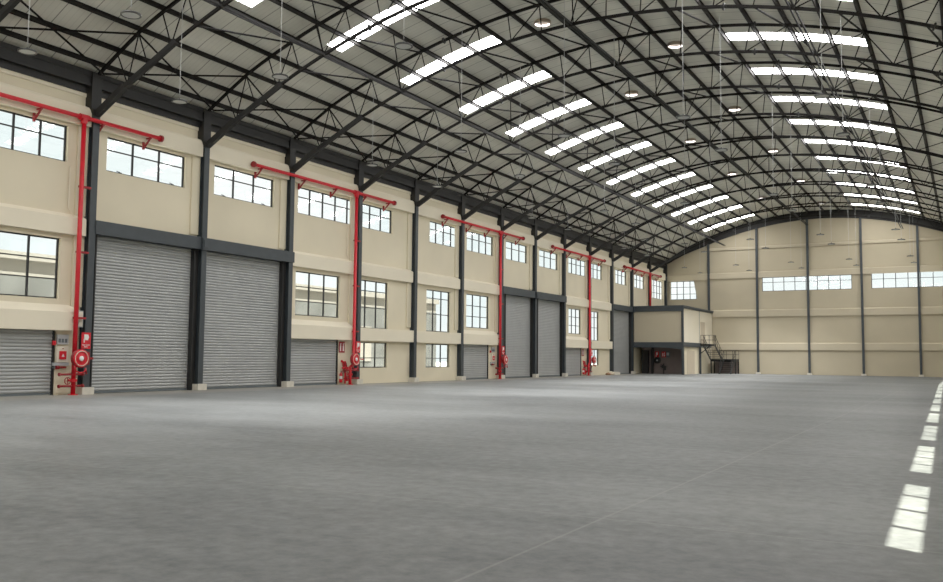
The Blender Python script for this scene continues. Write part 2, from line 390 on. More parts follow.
# ------------------------------------------------------------------ roller shutters
def shutter(y0, y1, h, label, big):
    t = structure(empty(num('door'), (-.42,(y0+y1)/2,0)), label); L = y1-y0
    pitch = .13; prof = []
    n = int(round((h-.1)/pitch)); pitch = (h-.1)/n
    for i in range(n):
        z = .1+i*pitch
        for q,d in ((0,-.012),(.18,.012),(.45,.02),(.72,.012)): prof.append((d, z+q*pitch))
    prof.append((-.012, h))
    mb = MB(); m = len(prof)
    mb.add([(x,-L/2,z) for x,z in prof]+[(x,L/2,z) for x,z in prof], [(i,i+1,m+i+1,m+i) for i in range(m-1)])
    mb.build('shutter_curtain', M['shutter'], t, fix=False)
    MB().box(-.03,.04,-L/2,L/2,.012,.1).build('bottom_rail', M['dark_grey'], t)
    if not big:
        for q in (-L/2, L/2): MB().box(-.06,.07,q-.05,q+.05,0,h).build('guide_rail', M['black_steel'], t)
    else:
        c0 = round(y0/6)*6+.15; c1 = round(y1/6)*6-.15; m = (y0+y1)/2
        MB().box(-.06,.2,c0-m,y0-m+.04,0,6.42).box(.2,.24,y0-m-.02,y0-m+.04,0,6.42).build('guide_rail', M['black_steel'], t)
        MB().box(-.06,.2,y1-m-.04,c1-m,0,6.42).box(.2,.24,y1-m-.04,y1-m+.02,0,6.42).build('guide_rail', M['black_steel'], t)
        e0 = c0-m-.02 if big == 1 else c0-m-.0; e1 = c1-m-.12 if big == 1 else c1-m+.36
        MB().box(-.02,.47,e0,e1,6.42,6.97).build('header_box', M['steel'], t)
        if big == 1: MB().box(.0,.6,c1-m-.1,c1-m+.3,6.40,6.93).box(.6,.63,c1-m-.05,c1-m+.25,6.5,6.85).build('motor_box', M['steel'], t)
        MB().box(-.06,-.05,-L/2-.1,L/2+.1,0,6.6).build('backing_sheet', M['black_steel'], t)
    return t
for i,(a,b,l) in enumerate(BIG): shutter(a,b,6.42,l,(1,2,1,2,1)[i])
for a,b,l in SMALL: shutter(a,b,2.5,l,False)

# ------------------------------------------------------------------ ring beams, pilasters, eave beam (trim)
def trim(mb, m=None):
    return structure(mb.build(num('trim'), m or M['trim']))
for b in range(-3, 13):
    y0, y1 = 6*b+.17, 6*b+5.83
    # upper ring beam
    trim(MB().prism_y([(-.36,10.73),(-.10,10.73),(-.10,11.42),(-.14,11.5),(-.36,11.58)], y0, y1))
    trim(MB().prism_y([(-.36,11.93),(-.30,11.95),(-.30,12.1),(-.36,12.1)], y0, y1))
    # eave gutter beam
    trim(MB().box(-.36,-.22,y0,y1,12.1,12.36).box(-.36,-.02,y0,y1,12.36,12.46).box(-.30,-.06,y0,y1,12.46,12.78).box(-.36,-.02,y0,y1,12.78,12.98), M['black_steel'])
    big = b in (0,1,6,7,10,11)
    if not big and b < 12:
        trim(MB().prism_y([(-.36,6.28),(-.10,6.28),(-.10,6.95),(-.36,7.12)], y0, y1-.05))
        if b in (-1,2,5,8,-2,-3):
            trim(MB().prism_y([(-.36,2.5),(-.05,2.5),(-.05,3.22),(-.36,3.52)], y0, y1-.35))
        else:
            trim(MB().box(-.36,-.05,y0,y1+.1,2.5,3.24))
    # pilasters either side of the column
    for c in (y0-.02, y1-.45):
        zz = [(7.1,10.73)]
        if not big and b < 12: zz.append((3.45,6.28))
        mb = MB()
        wdt = .25 if c < 6*b+3 else .47
        for z0,z1 in zz: mb.box(-.36,-.27,c,c+wdt,z0,z1)
        trim(mb, M['wall'])
# back wall ring beams
BCX = [4.82,10.19,15.56,20.93,26.30,31.67]
edges = [-.2]+BCX+[W]
for a,b in zip(edges, edges[1:]):
    a += .13; b -= .13
    for z0,z1,sl in ((2.66,3.35,.12),(6.36,7.05,.12),(10.72 if b > 5 else 10.62,11.3,.1),(13.95,14.18,.08)):
        if z0 > 13 and (b < 5): continue
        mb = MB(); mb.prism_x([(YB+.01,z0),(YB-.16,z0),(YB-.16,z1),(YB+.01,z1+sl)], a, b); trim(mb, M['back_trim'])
# arched edge beam closing the roof against the back wall
mb = MB(); xs = [i*1.05 for i in range(33)]; e = lambda x: z_top(x)-.25-.4*min(1,x/4)
for a,b in zip(xs,xs[1:]):
    mb.add([(a,YB-.14,e(a)),(b,YB-.14,e(b)),(b,YB-.14,z_roof(b)-.03),(a,YB-.14,z_roof(a)-.03),
            (a,YB,e(a)),(b,YB,e(b)),(b,YB,z_roof(b)-.03),(a,YB,z_roof(a)-.03)],
           [(0,1,2,3),(0,4,5,1),(3,2,6,7)])
trim(mb, M['black_steel'])

# ------------------------------------------------------------------ steel columns along the left wall
def make_column():
    t = empty('steel_column')
    MB().box(-.035,0,-.15,.15,.28,11.35).box(-.345,-.31,-.15,.15,.28,11.35).box(-.31,-.035,-.02,.02,.28,11.35).build('shaft', M['steel'], t)
    MB().box(-.345,.03,-.30,.16,11.55,12.95).prism_x([(-.30,11.55),(.16,11.55),(.15,11.2),(-.15,11.2)],-.345,.03).build('column_head', M['black_steel'], t)  # head coloured black for the shadow up at the eaves
    MB().box(-.38,.14,-.27,.27,0,.28).build('base_plinth', M['plinth'], t)
    return t
CLAB = {-2:'slate grey wall column nearest the camera',-1:'slate grey wall column just beyond the left edge of the photo',
 0:'slate grey wall column left of the nearest big shutter, behind the first red riser',1:'slate grey wall column between the nearest two big shutters',
 2:'slate grey wall column right of the second big shutter',3:'slate grey wall column behind the second red riser',
 4:'plain slate grey wall column right of the second red riser',5:'plain slate grey wall column left of the third small shutter',
 6:'slate grey wall column behind the third red riser',7:'slate grey wall column between the third and fourth big shutters',
 8:'slate grey wall column right of the fourth big shutter',9:'slate grey wall column behind the fourth red riser',
 10:'slate grey wall column left of the far single big shutter',11:'slate grey wall column at the left edge of the site office',
 12:'slate grey wall column rising behind the site office with red riser',13:'slate grey column in the far corner of the hall'}
c0 = make_column()
for i,k in enumerate(range(-1,14)):
    c = c0 if i == 0 else copy_tree(c0)
    c.location = (0, 6*k if k < 13 else 78.0, 0)
    tag(c, CLAB[k], 'column', 'columns along the left wall')
BL = ['slender dark back wall column beside the site office','slender dark back wall column second from the left','slender dark back wall column crossing the long window',
      'slender dark back wall column between the two long windows','slender dark back wall column crossing the right long window','slender dark back wall column nearest the right wall']
for x,l in zip(BCX,BL):
    t = empty('back_wall_column', (x,YB-.18,0))
    h = z_top(x)-.6
    MB().box(-.11,.11,-.12,-.09,.2,h).box(-.11,.11,.14,.17,.2,h).box(-.015,.015,-.09,.14,.2,h).build('shaft', M['steel'], t)
    MB().box(-.22,.22,-.22,.17,0,.2).build('base_plinth', M['plinth'], t)
    tag(t, l, 'column', 'columns of the back wall')

# ------------------------------------------------------------------ roof trusses
def node_b(xt): 
    return min(max(xt + (XC-xt)*.039, .1), W-.1)
def curve_bar(f, x0, x1, w, h, step=.8):
    n = max(1,int((x1-x0)/step)); mb = MB()
    pts = [(x0+(x1-x0)*i/n, 0, f(x0+(x1-x0)*i/n)) for i in range(n+1)]
    vs = []
    for x,y,z in pts:
        vs += [(x,-w/2,z-h/2),(x,w/2,z-h/2),(x,w/2,z+h/2),(x,-w/2,z+h/2)]
    fs = [(0,1,2,3),(4*n,4*n+3,4*n+2,4*n+1)]
    for i in range(n):
        for j in range(4): fs.append((4*i+j,4*i+(j+1)%4,4*i+4+(j+1)%4,4*i+4+j))
    mb.add(vs, fs); return mb
def make_truss():
    t = empty('roof_truss')
    curve_bar(lambda x: z_top(x), 0, W, .11, .12).build('top_chord', M['truss'], t)
    curve_bar(lambda x: z_bot(x), 4.3, W-.2, .11, .12).build('bottom_chord', M['truss'], t)
    MB().bar((.0,0,11.28),(1.6,0,z_bot(1.6)),.2,.27).bar((1.6,0,z_bot(1.6)),(4.4,0,z_bot(4.4)),.16,.21).build('knee_brace', M['knee'], t)
    for i,x in enumerate(PX[1:-1],1):
        b = node_b(x)
        MB().bar((x,0,z_top(x)-.05),(b,0,z_bot(b)+.04),.028,n=6).build('web_vertical', M['truss'], t)
        if i % 2 and i+1 < len(PX):        # diagonal up to the next panel point; both ways at the right-hand tie nodes
            for j in ((i+1,) if i < 17 else (i-1,i+1)):
                MB().bar((b,0,z_bot(b)),(PX[j],0,z_top(PX[j])-.04),.028,n=6).build('web_diagonal', M['truss'], t)
    for x in (9.1, 22.3, 29.8):
        for f,nm in ((z_bot,'splice_flange'),(z_top,'splice_flange')):
            dz = f(x+.1)-f(x-.1); d = Vector((.2,0,dz)).normalized(); c = Vector((x,0,f(x)))
            MB().bar(c-d*.13,c+d*.13,.075,n=8).bar(c-d*.03,c+d*.03,.15,n=10).build(nm, M['black_steel'], t)
    return t
t0 = make_truss()
# sway braces: from the top chord of a truss down to the bottom chord of its neighbours
for x in [PX[i] for i in range(2,22,2)]:
    b = node_b(x)
    for sgn in ((-1,1) if x < 3 else (-1,)):
        e = (.3,6*sgn,12.9) if x < 3 else (b,6*sgn,z_bot(b))
        MB().bar((x,0,z_top(x)-.06),e,.042,n=6).build('sway_brace', M['truss'], t0)
def drop(t, s):
    for ch in list(t.children):
        if ch.name.startswith('sway_brace') and abs(max(v.co.y*s for v in ch.data.vertices) - 6) < .3: bpy.data.objects.remove(ch)
TL = []
for i,k in enumerate(TRUSSES):
    t = t0 if i == 0 else copy_tree(t0)
    t.location = (0, 6*k if k < 13 else 78.05, 0); TL.append((k,t))
    where = CLAB[k].replace('slate grey wall column','').replace('plain ','').replace('slate grey column','').strip()
    tag(t, 'dark arched lattice roof truss, %s from the camera'%ORD[i], 'roof truss', 'arched roof trusses')
drop(TL[0][1], -1); drop(TL[-1][1], 1)

for i,x in enumerate(PX):
    z = z_top(x)+.155
    sl = -2*A2*(x-XC)
    mb = MB()
    y0,y1 = YF+.05, YB-.02
    # Z-section purlin, leaning with the roof
    d = Vector((1,0,sl)).normalized(); nn = Vector((-d.z,0,d.x))
    def pt(u,v): p = Vector((x,0,z))+d*u+nn*v; return (p.x,p.z)
    mb.prism_y([pt(-.065,-.08),pt(.008,-.08),pt(.008,.08),pt(.065,.08),pt(.065,.10),pt(-.012,.10),pt(-.012,-.06),pt(-.065,-.06)], y0, y1)
    o = mb.build('roof_purlin', M['purlin'])
    tag(o, 'long dark steel purlin under the roof sheet, %s line up from the left wall' % ORD[i] if i < 12 else 'long dark steel purlin under the roof sheet, %s line from the right wall' % ORD[len(PX)-1-i], 'purlin', 'roof purlins')

# longitudinal ties along the bottom chords
for x,l in ((6.7,'along the foot of the left skylights'),(15.62,'running under the ridge of the roof'),(24.93,'running below the right skylights')):
    t = empty('longitudinal_tie', (x,0,z_bot(x)))
    for s in (-.08,.08):
        MB().box(s-.03,s+.03,YF+.05,YB-.3,-.05,.03).build('tie_rail', M['knee'], t)
    tag(t, 'double steel tie rail '+l, 'steel tie', 'longitudinal ties')
    src = []
    px = sorted(PX, key=lambda p: abs(p-x))[:3]; px.sort()
    for p in (px[0], px[2]):
        mb = MB().bar((0,0,0),(p-x,-2.4,z_top(p)+.06-z_bot(x)),.03,n=6); src.append(mb)
    pr = []
    for k in range(-1,13):
        for j,mb in enumerate(src):
            if k == -1: o = mb.build('fan_strut', M['truss'], t); pr.append(o)
            else: o = pr[j].copy(); COL.objects.link(o)
            o.location = (0,6*k,0)

# ridge ventilators
vents = [(13.2,y) for y in (14.3,27.2,40.3,53.4,66.4)] + [(17.8,y) for y in (20.7,34.0,47.0,60.1,73.)]
v0 = None
for i,(x,y) in enumerate(vents):
    if v0 is None:
        v = v0 = empty('roof_ventilator')
        MB().lathe([(.40,.0),(.40,.17),(.36,.17),(.36,0),(.40,0)], (0,0,-.17), 'z', 28, False).build('throat_ring', M['vent'], v, True)
        MB().lathe([(.0,0),(.36,0)], (0,0,-.03), 'z', 28).build('turbine_disc', M['vent'], v)
        MB().lathe([(.357,.0),(.352,.10)], (0,0,-.14), 'z', 28, False).build('daylight_rim', M['vent_glow'], v, True)  # emissive band stands in for daylight coming down the throat
    else: v = copy_tree(v0)
    v.location = (x,y,z_roof(x))
    row = 'left' if i < 5 else 'right'
    tag(v, 'round ridge ventilator with glowing rim, %s from the camera in the %s row' % (ORD[i%5], row), 'roof vent', 'ridge ventilators')

# hanging high-bay lamps
LC = [0]*5; l0 = None; RX5 = [4.9,10.3,15.7,21.0,26.2]
for m in range(0,5):
    for q in (0,1):
        y = 18.6*m + (-6.4,-.2)[q]
        for r,x in enumerate(RX5):
            if m == 0 and (r > 2 or (r == 2 and q == 0)): continue
            if l0 is None:
                lm = l0 = empty('pendant_lamp')
                MB().lathe([(.0,.12),(.03,.12),(.04,.035),(.24,.03),(.28,.02),(.285,-.03),(.235,-.03),(.235,-.01)], (0,0,0), 'z', 24, False).build('lamp_shade', M['lamp'], lm, True)
                MB().lathe([(.0,-.022),(.236,-.022)], (0,0,0), 'z', 24, False).build('lens', M['lens'], lm)
            else:
                lm = l0.copy(); COL.objects.link(lm)
                for ch in l0.children:
                    if ch.name.startswith('cable'): continue
                    c = ch.copy(); COL.objects.link(c); c.parent = lm
            lm.location = (x,y-.1*(x-4.9),11.1)
            MB().bar((0,0,.2),(0,0,z_top(x)-11.05),.009,n=5).build('cable', M['cable'], lm)
            tag(lm, 'pendant disc lamp on cable, %s from camera in %s row from left wall' % (ORD[LC[r]], ORD[r]), 'lamp', 'pendant high-bay lamps'); LC[r] += 1
            if r in (1,2):
                sl = bpy.data.lights.new('floor_fill_spot','SPOT'); sl.energy = 1700; sl.spot_size = math.radians(96); sl.spot_blend = 1; sl.shadow_soft_size = .1  # added spot below the pendant, brightens the middle of the floor
                so = bpy.data.objects.new('floor_fill_spot', sl); COL.objects.link(so); so.parent = lm; so.location = (0,0,-.16)

# ------------------------------------------------------------------ red sprinkler / hydrant pipework
PL = {0:'first',3:'second',6:'third',9:'fourth',12:'far'}
for k in (0,3,6,9,12):
    y = 6*k-{0:.66,3:.6}.get(k,.52); t = empty('fire_riser_pipe', (.1,y,0)); lo = 0 if k < 12 else 7.06
    J = -.3 if k in (3,9) else 0
    (MB().path([(0,J,lo),(0,J,.98),(0,0,1.22),(0,0,10.97)], .088, 14) if J else MB().lathe([(.088,lo),(.088,10.97)], (0,0,0), 'z', 14)).build('vertical_pipe', M['red'], t, True)
    h = MB(); h.bar((0,-8.45,10.97),(0,3.85,10.97),.085,n=12)
    h.build('horizontal_pipe', M['red'], t, True)
    for e in (-8.45,3.85):
        MB().bar((0,e-.05,10.97),(0,e+.05,10.97),.15,n=12).build('end_flange', M['dark_red'], t)
    MB().bar((0,-.2,10.97),(0,.2,10.97),.13,n=12).bar((0,0,10.97),(0,0,10.72),.13,n=12).build('tee_joint', M['red'], t)
    for q in (-7.9,-4.6,-1.9,.85,3.25):
        b = MB(); b.box(-.42,.08,q-.04,q+.04,10.82,10.88); b.box(-.42,-.34,q-.04,q+.04,10.4,10.88)
        b.bar((-.36,q,10.45),(.02,q,10.83),.06); b.build('wall_bracket', M['dark_red'], t)
    for z in (8.2,5.6,3.0):
        if z > lo: MB().box(-.12,.02,-.06,.45,z-.04,z+.04).build('pipe_clamp', M['dark_red'], t)
    if k < 12:
        for z in (.80,.35):
            MB().bar((0,-.62,z),(0,.42,z),.045,n=10).build('branch_pipe', M['dark_red'], t, True)
            for e in (-.62,.42): MB().bar((0,e-.03,z),(0,e+.03,z),.07,n=10).build('branch_cap', M['dark_red'], t)
        vv = MB(); vv.bar((0,J,.52),(0,J,.62),.14,n=12).bar((.0,J-.05,.57),(.0,J-.22,.57),.05,n=8)
        vv.build('valve_body', M['red'], t)
        w = MB(); cx = [(.02,J-.27+.13*math.cos(a),.55+.13*math.sin(a)) for a in [2*math.pi*i/16 for i in range(17)]]
        w.path(cx,.02,6).bar((.02,J-.40,.55),(.02,J-.14,.55),.025).bar((.02,J-.27,.42),(.02,J-.27,.68),.025); w.build('valve_wheel', M['dark_red'], t)
        MB().lathe([(.19,0),(.19,.03),(.09,.03)], (0,J,0), 'z', 16).build('floor_flange', M['red'], t)
    tag(t, 'red fire riser with long horizontal pipe under the eaves, %s from the camera' % PL[k] if k < 12 else 'red fire riser rising above the site office roof in the far corner', 'fire pipe', 'red fire risers')

def text_mesh(body, size, name, m, parent, M4, align='CENTER'):
    cu = bpy.data.curves.new(name,'FONT'); cu.body = body; cu.size = size; cu.align_x = align; cu.align_y = 'CENTER'; cu.extrude = .002; cu.space_line = .95
    ob = bpy.data.objects.new(name, cu); COL.objects.link(ob)
    dg = bpy.context.evaluated_depsgraph_get(); me = bpy.data.meshes.new_from_object(ob.evaluated_get(dg))
    bpy.data.objects.remove(ob); bpy.data.curves.remove(cu)
    me.transform(M4); me.materials.clear(); me.materials.append(m); me.name = name
    o = bpy.data.objects.new(name, me); COL.objects.link(o); o.parent = parent; return o
FACE_X = Matrix(((0,0,1,0),(1,0,0,0),(0,1,0,0),(0,0,0,1)))   # text in the YZ plane, read from +X
def hose_reel(loc, label, mm=None):
    t = empty('fire_hose_reel', loc); R_ = .35; ARM = mm
    red = M['red']
    MB().lathe([(.0,.0),(R_,.0),(R_,.03),(R_-.05,.05),(R_-.07,.03),(.12,.03),(.12,.05),(.0,.05)], (.12,0,0), 'x', 32).build('front_disc', M['red'], t, True)
    MB().lathe([(.0,-.14),(R_,-.14),(R_,-.11),(.2,-.11)], (.12,0,0), 'x', 32).build('back_disc', M['dark_red'], t, True)
    hs = MB()
    for q in range(3):
        for rr in (.28,.235):
            hs.path([(.03+q*.034, rr*math.cos(a), rr*math.sin(a)) for a in [2*math.pi*i/28 for i in range(29)]], .02, 6)
    hs.build('hose', M['dark_red'], t, True)
    rg = MB()
    rg.path([(.175,.285*math.cos(a),.285*math.sin(a)) for a in [2*math.pi*i/28 for i in range(29)]], .014, 6)
    rg.build('disc_rib', M['beige_box'], t)
    MB().lathe([(.0,.08),(.08,.08),(.10,.05),(.10,.03)], (.12,0,0), 'x', 18).build('hub', M['white'], t, True)
    MB().box(-.37,-.33,ARM-.1,ARM+.1,-.25,.25).box(-.34,-.04,ARM-.04,ARM+.04,-.04,.04).box(-.08,-.03,-.05,ARM+.04,-.04,.04).build('wall_bracket', M['dark_red'], t)
    MB().path([(.1,-.25,-.28),(.1,-.2,-.48),(.1,-.02,-.55),(.1,.2,-.52),(.1,.24,-.36)], .026, 8).build('hose_tail', M['red'], t, True)
    MB().bar((.1,.24,-.36),(.1,.29,-.6),.03,n=8).build('nozzle', M['dark_red'], t, True)
    tag(t, label, 'fire hose reel', 'fire hose reels'); return t
def reel_sign(loc, w, h, label):
    t = empty('fire_sign', loc)
    MB().box(-.01,.01,-w/2,w/2,-h/2,h/2).build('sign_board', M['red'], t)
    p = MB(); p.box(.01,.014,-w*.22,w*.22,.02,h*.38).lathe([(0,.019),(w*.23,.019),(w*.23,.01)], (0,w*.06,h*.22), 'x', 16).box(.01,.014,-w*.27,-w*.15,-h*.12,h*.1)
    p.build('pictogram', M['white'], t)
    text_mesh('FIRE HOSE\nREEL', .075, 'sign_lettering', M['white'], t, Matrix.Translation((.013,0,-h*.33)) @ FACE_X)
    tag(t, label, 'sign', 'red fire hose signs'); return t
ROFF = {0:-.66,3:-.92,6:-.35,9:-.35}
for k in (0,3,6,9):
    y = 6*k+ROFF[k]
    hose_reel((.37,y,1.42), 'red fire hose reel at the foot of the %s red riser from the camera' % PL[k], -ROFF[k]-.02)
    reel_sign((.05,6*k+(-.13 if k < 6 else .08),2.12), .42, .64, 'red fire sign with white hose symbol above the %s hose reel from the camera' % PL[k])

# call-point stations beside the first and third risers
for k in (0,6):
    yc = 6*k-.93; q = 'first' if k == 0 else 'third'
    t = empty('fire_alarm', (-.34,yc,1.58))
    MB().box(0,.1,-.25,.25,-.31,.31).build('panel_box', M['beige_box'], t)
    MB().box(.1,.13,-.15,.15,-.2,.12).build('call_point', M['red'], t)
    MB().prism_x([(-.06,-.10),(.06,-.10),(0,.02)], .13, .135).build('call_symbol', M['white'], t)
    MB().lathe([(0,.03),(.02,.03),(.02,0)], (.1,0,.22), 'x', 8).build('indicator', M['dark_red'], t)
    tag(t, 'beige fire alarm box with red call point beside the %s red riser' % q, 'fire alarm')
    t = empty('switch_box', (-.34,yc,2.08))
    MB().box(0,.09,-.24,.24,-.12,.26).build('box_body', M['grey'], t)
    for j in range(3): MB().box(.09,.1,-.2+.14*j,-.1+.14*j,-.05,.1).build('breaker_window', M['dark_grey'], t)
    tag(t, 'grey switch box mounted above the alarm panel by the %s red riser' % q, 'switch box')
    o = MB().box(-.34,-.27,yc-.42,yc-.28,1.93,2.1).box(-.27,-.25,yc-.38,yc-.32,1.97,2.05).build('alarm_button', M['red']); tag(o, 'small red alarm button left of the switch box by the %s red riser' % q, 'alarm button')
    t = empty('cable_trunking', (-.34,yc,1.155))
    MB().box(0,.08,-.38,.3,-.02,.1).build('trunking_box', M['grey'], t)
    MB().bar((.06,-.36,-.09),(.06,-.3,-.09),.05,n=8).build('grey_cap', M['dark_grey'], t)
    MB().bar((.06,-.22,-.09),(.06,.2,-.09),.035,n=8).bar((.06,-.24,-.09),(.06,-.12,-.09),.07,n=8).build('red_conduit', M['dark_red'], t)
    tag(t, 'grey cable trunking with red conduit under the alarm panel by the %s red riser' % q, 'trunking')
# extinguisher stations beside the second and fourth risers
def extinguisher(loc, label, grp=None):
    t = empty('fire_extinguisher', loc)
    MB().lathe([(.0,0),(.085,0),(.09,.02),(.09,.42),(.07,.5),(.03,.54),(.03,.58),(0,.58)], (0,0,0), 'z', 18).build('cylinder_body', M['red'], t, True)
    MB().box(-.02,.1,-.02,.02,.58,.61).box(-.02,.02,-.02,.02,.54,.6).box(-.02,.1,-.02,.02,.63,.65).build('handle', M['rubber'], t)
    MB().path([(.02,.02,.57),(.06,.1,.5),(.06,.115,.3),(.06,.1,.15)], .014, 6).build('hose', M['rubber'], t)
    MB().lathe([(.092,.2),(.092,.36)], (0,0,0), 'z', 18).build('label_band', M['white'], t)
    tag(t, label, 'fire extinguisher'); return t
for k in (3,9):
    q = PL[k]
    t = empty('extinguisher_sign', (-.34,6*k-1.15,2.1))
    MB().box(0,.02,-.26,.26,-.31,.31).build('sign_board', M['dark_red'], t)
    p = MB()
    for yy in (-.13,.13):
        p.box(.02,.024,yy-.05,yy+.05,-.22,.08).box(.02,.024,yy-.025,yy+.025,.08,.17).box(.02,.024,yy-.02,yy+.09,.17,.2)
    p.build('pictogram', M['white'], t)
    tag(t, 'dark red extinguisher sign on the pier left of the %s red riser' % q, 'sign')
    t = empty('hydrant_hose', (-.2,6*k-.98,.95))
    hm = MB()
    for rr in (.14,.18,.22): hm.path([(.0,rr*.72*math.cos(a),rr*1.45*math.sin(a)) for a in [2*math.pi*i/24 for i in range(25)]], .026, 6)
    hm.build('coiled_hose', M['dark_red'], t, True)
    MB().box(-.15,.02,-.05,.05,.05,.36).build('hanger', M['red'], t)
    MB().bar((.03,-.3,-.02),(.03,.35,-.02),.05,n=8).bar((.03,-.1,-.62),(.03,.35,-.62),.05,n=8).bar((.03,-.02,-.9),(.03,-.02,-.3),.05,n=8).build('hydrant_pipe', M['red'], t)
    MB().bar((.03,.12,-.16),(.03,.12,.04),.11,n=12).build('hydrant_valve', M['red'], t); MB().bar((.03,.12,-.76),(.03,.12,-.48),.1,n=12).build('hydrant_valve', M['red'], t)
    tag(t, 'coiled red hydrant hose on the pier left of the %s red riser' % q, 'fire hose')
    extinguisher((-.2,6*k-1.35,.12), 'small red fire extinguisher at the foot of the pier left of the %s red riser' % q)
    o = MB().box(-.34,-.28,6*k-1.2,6*k-1.08,1.25,1.37).box(-.28,-.26,6*k-1.17,6*k-1.11,1.28,1.34).build('alarm_button', M['red']); tag(o, 'small red alarm button above the extinguisher left of the %s red riser' % q, 'alarm button')

# conduits on the pilasters beside the first three risers
for k in (0,3,6):
    o = MB().path([(-.24,6*k-.95,9.0),(-.24,6*k-.95,7.3),(-.2,6*k-.7,7.0)],.025,6).build('wall_conduit', M['trim']); tag(o, 'thin cream conduit on the wall left of the %s red riser' % PL[k], 'conduit')
    t = empty('junction_box', (-.1,6*k-.3,2.95))
    MB().box(-.12,.02,-.12,.1,-.3,.35).build('box_body', M['grey'], t); MB().box(.02,.03,-.09,.07,-.26,.31).build('cover', M['beige_box'], t)
    tag(t, 'tall grey junction box on the column behind the %s red riser' % PL[k], 'junction box')

# ------------------------------------------------------------------ mezzanine site office in the far corner
OX, OY0, OY1 = 5.2, 66.0, YB-.17
t = empty('site_office', (2.6,OY0,0))
def part(mb, n, m, parent=None): 
    mb.v = [(x-2.6,y-OY0,z) for x,y,z in mb.v]; return mb.build(n, m, parent or t)
part(MB().box(.06,OX-.05,OY0+.08,OY0+.16,3.3,6.5), 'front_panel', M['back_trim'])
part(MB().box(OX-.16,OX-.06,OY0+.1,72.7,3.3,6.85), 'side_panel', M['trim'])
dr = part(MB().box(OX-.16,OX-.06,72.78,73.2,3.3,6.85).box(OX-.16,OX-.06,75.2,OY1,3.3,6.85).box(OX-.16,OX-.06,73.2,75.2,5.65,6.85), 'door_wall', M['trim'])
d = part(MB().box(OX-.15,OX-.11,73.2,75.2,3.3,5.65), 'office_door', M['door'])
part(MB().box(OX-.11,OX-.05,73.4,73.5,4.25,4.4), 'door_handle', M['dark_grey'], d) if False else None
part(MB().box(0,OX+.1,OY0-.05,OY0+.14,6.46,6.98).box(0,OX+.16,OY0-.1,OY0+.2,6.9,7.06), 'front_parapet_beam', M['steel'])
part(MB().box(OX-.14,OX+.1,OY0+.14,OY1,6.78,6.98).box(OX-.14,OX+.16,OY0+.2,OY1,6.9,7.06), 'side_parapet_beam', M['steel'])
part(MB().box(.1,OX-.1,OY0+.2,OY1,6.7,6.8), 'roof_deck', M['neighbour_grey'])
part(MB().box(0,OX+.1,OY0-.05,OY0+.14,2.75,3.3), 'front_floor_beam', M['steel'])
part(MB().box(OX-.14,OX+.1,OY0+.14,73.0,2.85,3.3), 'side_floor_beam', M['steel'])
part(MB().box(.0,OX-.14,OY0+.14,OY1,2.9,3.1), 'floor_deck', M['dark_grey'])
part(MB().box(OX-.1,OX+.12,OY0-.08,OY0+.14,0,7.0), 'corner_post', M['steel'])
part(MB().box(OX-.08,OX+.1,72.7,72.9,0,3.3), 'rear_post', M['steel'])
part(MB().box(OX-.09,OX-.04,72.7,72.78,3.3,6.8), 'panel_joint', M['dark_grey'])
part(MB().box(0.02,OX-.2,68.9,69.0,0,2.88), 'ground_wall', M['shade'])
part(MB().box(OX-.22,OX-.14,67.2,72.7,0,2.85), 'ground_side_wall', M['wall'])
part(MB().box(OX-.14,OX-.10,68.0,70.9,.02,2.45), 'ground_door', M['door'])
part(MB().box(OX-.22,OX-.14,72.9,OY1,0,2.85), 'rear_side_wall', M['wall'])
part(MB().box(.02,.75,68.6,68.9,.02,2.55).box(.08,.38,68.55,68.6,.1,2.45).box(.42,.72,68.55,68.6,.1,2.45), 'cupboard_door', M['black_steel'])
part(MB().box(1.12,1.36,68.4,68.64,.0,2.88), 'inner_post', M['black_steel'])
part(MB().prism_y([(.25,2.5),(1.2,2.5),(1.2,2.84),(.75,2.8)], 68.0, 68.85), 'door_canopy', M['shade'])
part(MB().prism_y([(OX-.12,2.75),(OX-.12,2.55),(3.3,2.75)], OY0-.02, OY0+.06), 'knee_plate', M['steel'])
tag(t, 'two-storey cream site office box on dark posts in the far left corner', 'site office')
# fire gear on the shaded ground-floor wall
for x,m,l,nm in ((1.62,M['red'],'red fire sign with white symbol under the site office, left one','fire_sign'),(2.35,M['red'],'red extinguisher sign under the site office, right one','fire_sign')):
    s = empty(nm, (x,68.88,2.05)); MB().box(-.22,.22,-.02,0,-.3,.3).build('sign_board', m, s)
    p = MB()
    if x < 2: p.box(-.1,.1,-.025,-.02,-.05,.22).box(-.12,-.04,-.025,-.02,-.22,-.1)
    else: p.box(-.13,-.04,-.025,-.02,-.2,.15).box(.05,.13,-.025,-.02,-.2,.0).box(.05,.13,-.025,-.02,.06,.2)
    p.build('pictogram', M['white'], s); tag(s, l, 'sign')
s = empty('switch_box', (2.82,68.88,2.05)); MB().box(-.18,.18,-.08,0,-.3,.3).build('box_body', M['dark_grey'], s); MB().box(-.12,.12,-.09,-.08,-.1,.2).build('cover', M['grey'], s)
tag(s, 'grey switch box right of the red signs under the site office', 'switch box')
rl = empty('fire_hose_reel', (1.72,68.7,1.42))
MB().lathe([(.0,-.1),(.34,-.1),(.34,-.06),(.2,-.04),(.2,.06),(.34,.08),(.34,.12),(0,.12)], (0,0,0), 'y', 24).build('drum', M['rubber'], rl, True)
MB().lathe([(0,-.14),(.08,-.14),(.08,-.1)], (0,0,0), 'y', 12).build('hub', M['grey'], rl); MB().box(-.05,.05,.1,.18,-.2,.2).build('wall_bracket', M['dark_red'], rl)
tag(rl, 'dark hose reel in the shade under the site office', 'fire hose reel')
vs = empty('valve_set', (2.4,68.7,.0))
MB().bar((0,0,0),(0,0,1.1),.06,n=8).bar((-.35,0,.75),(.3,0,.75),.05,n=8).build('valve_pipe', M['rubber'], vs)
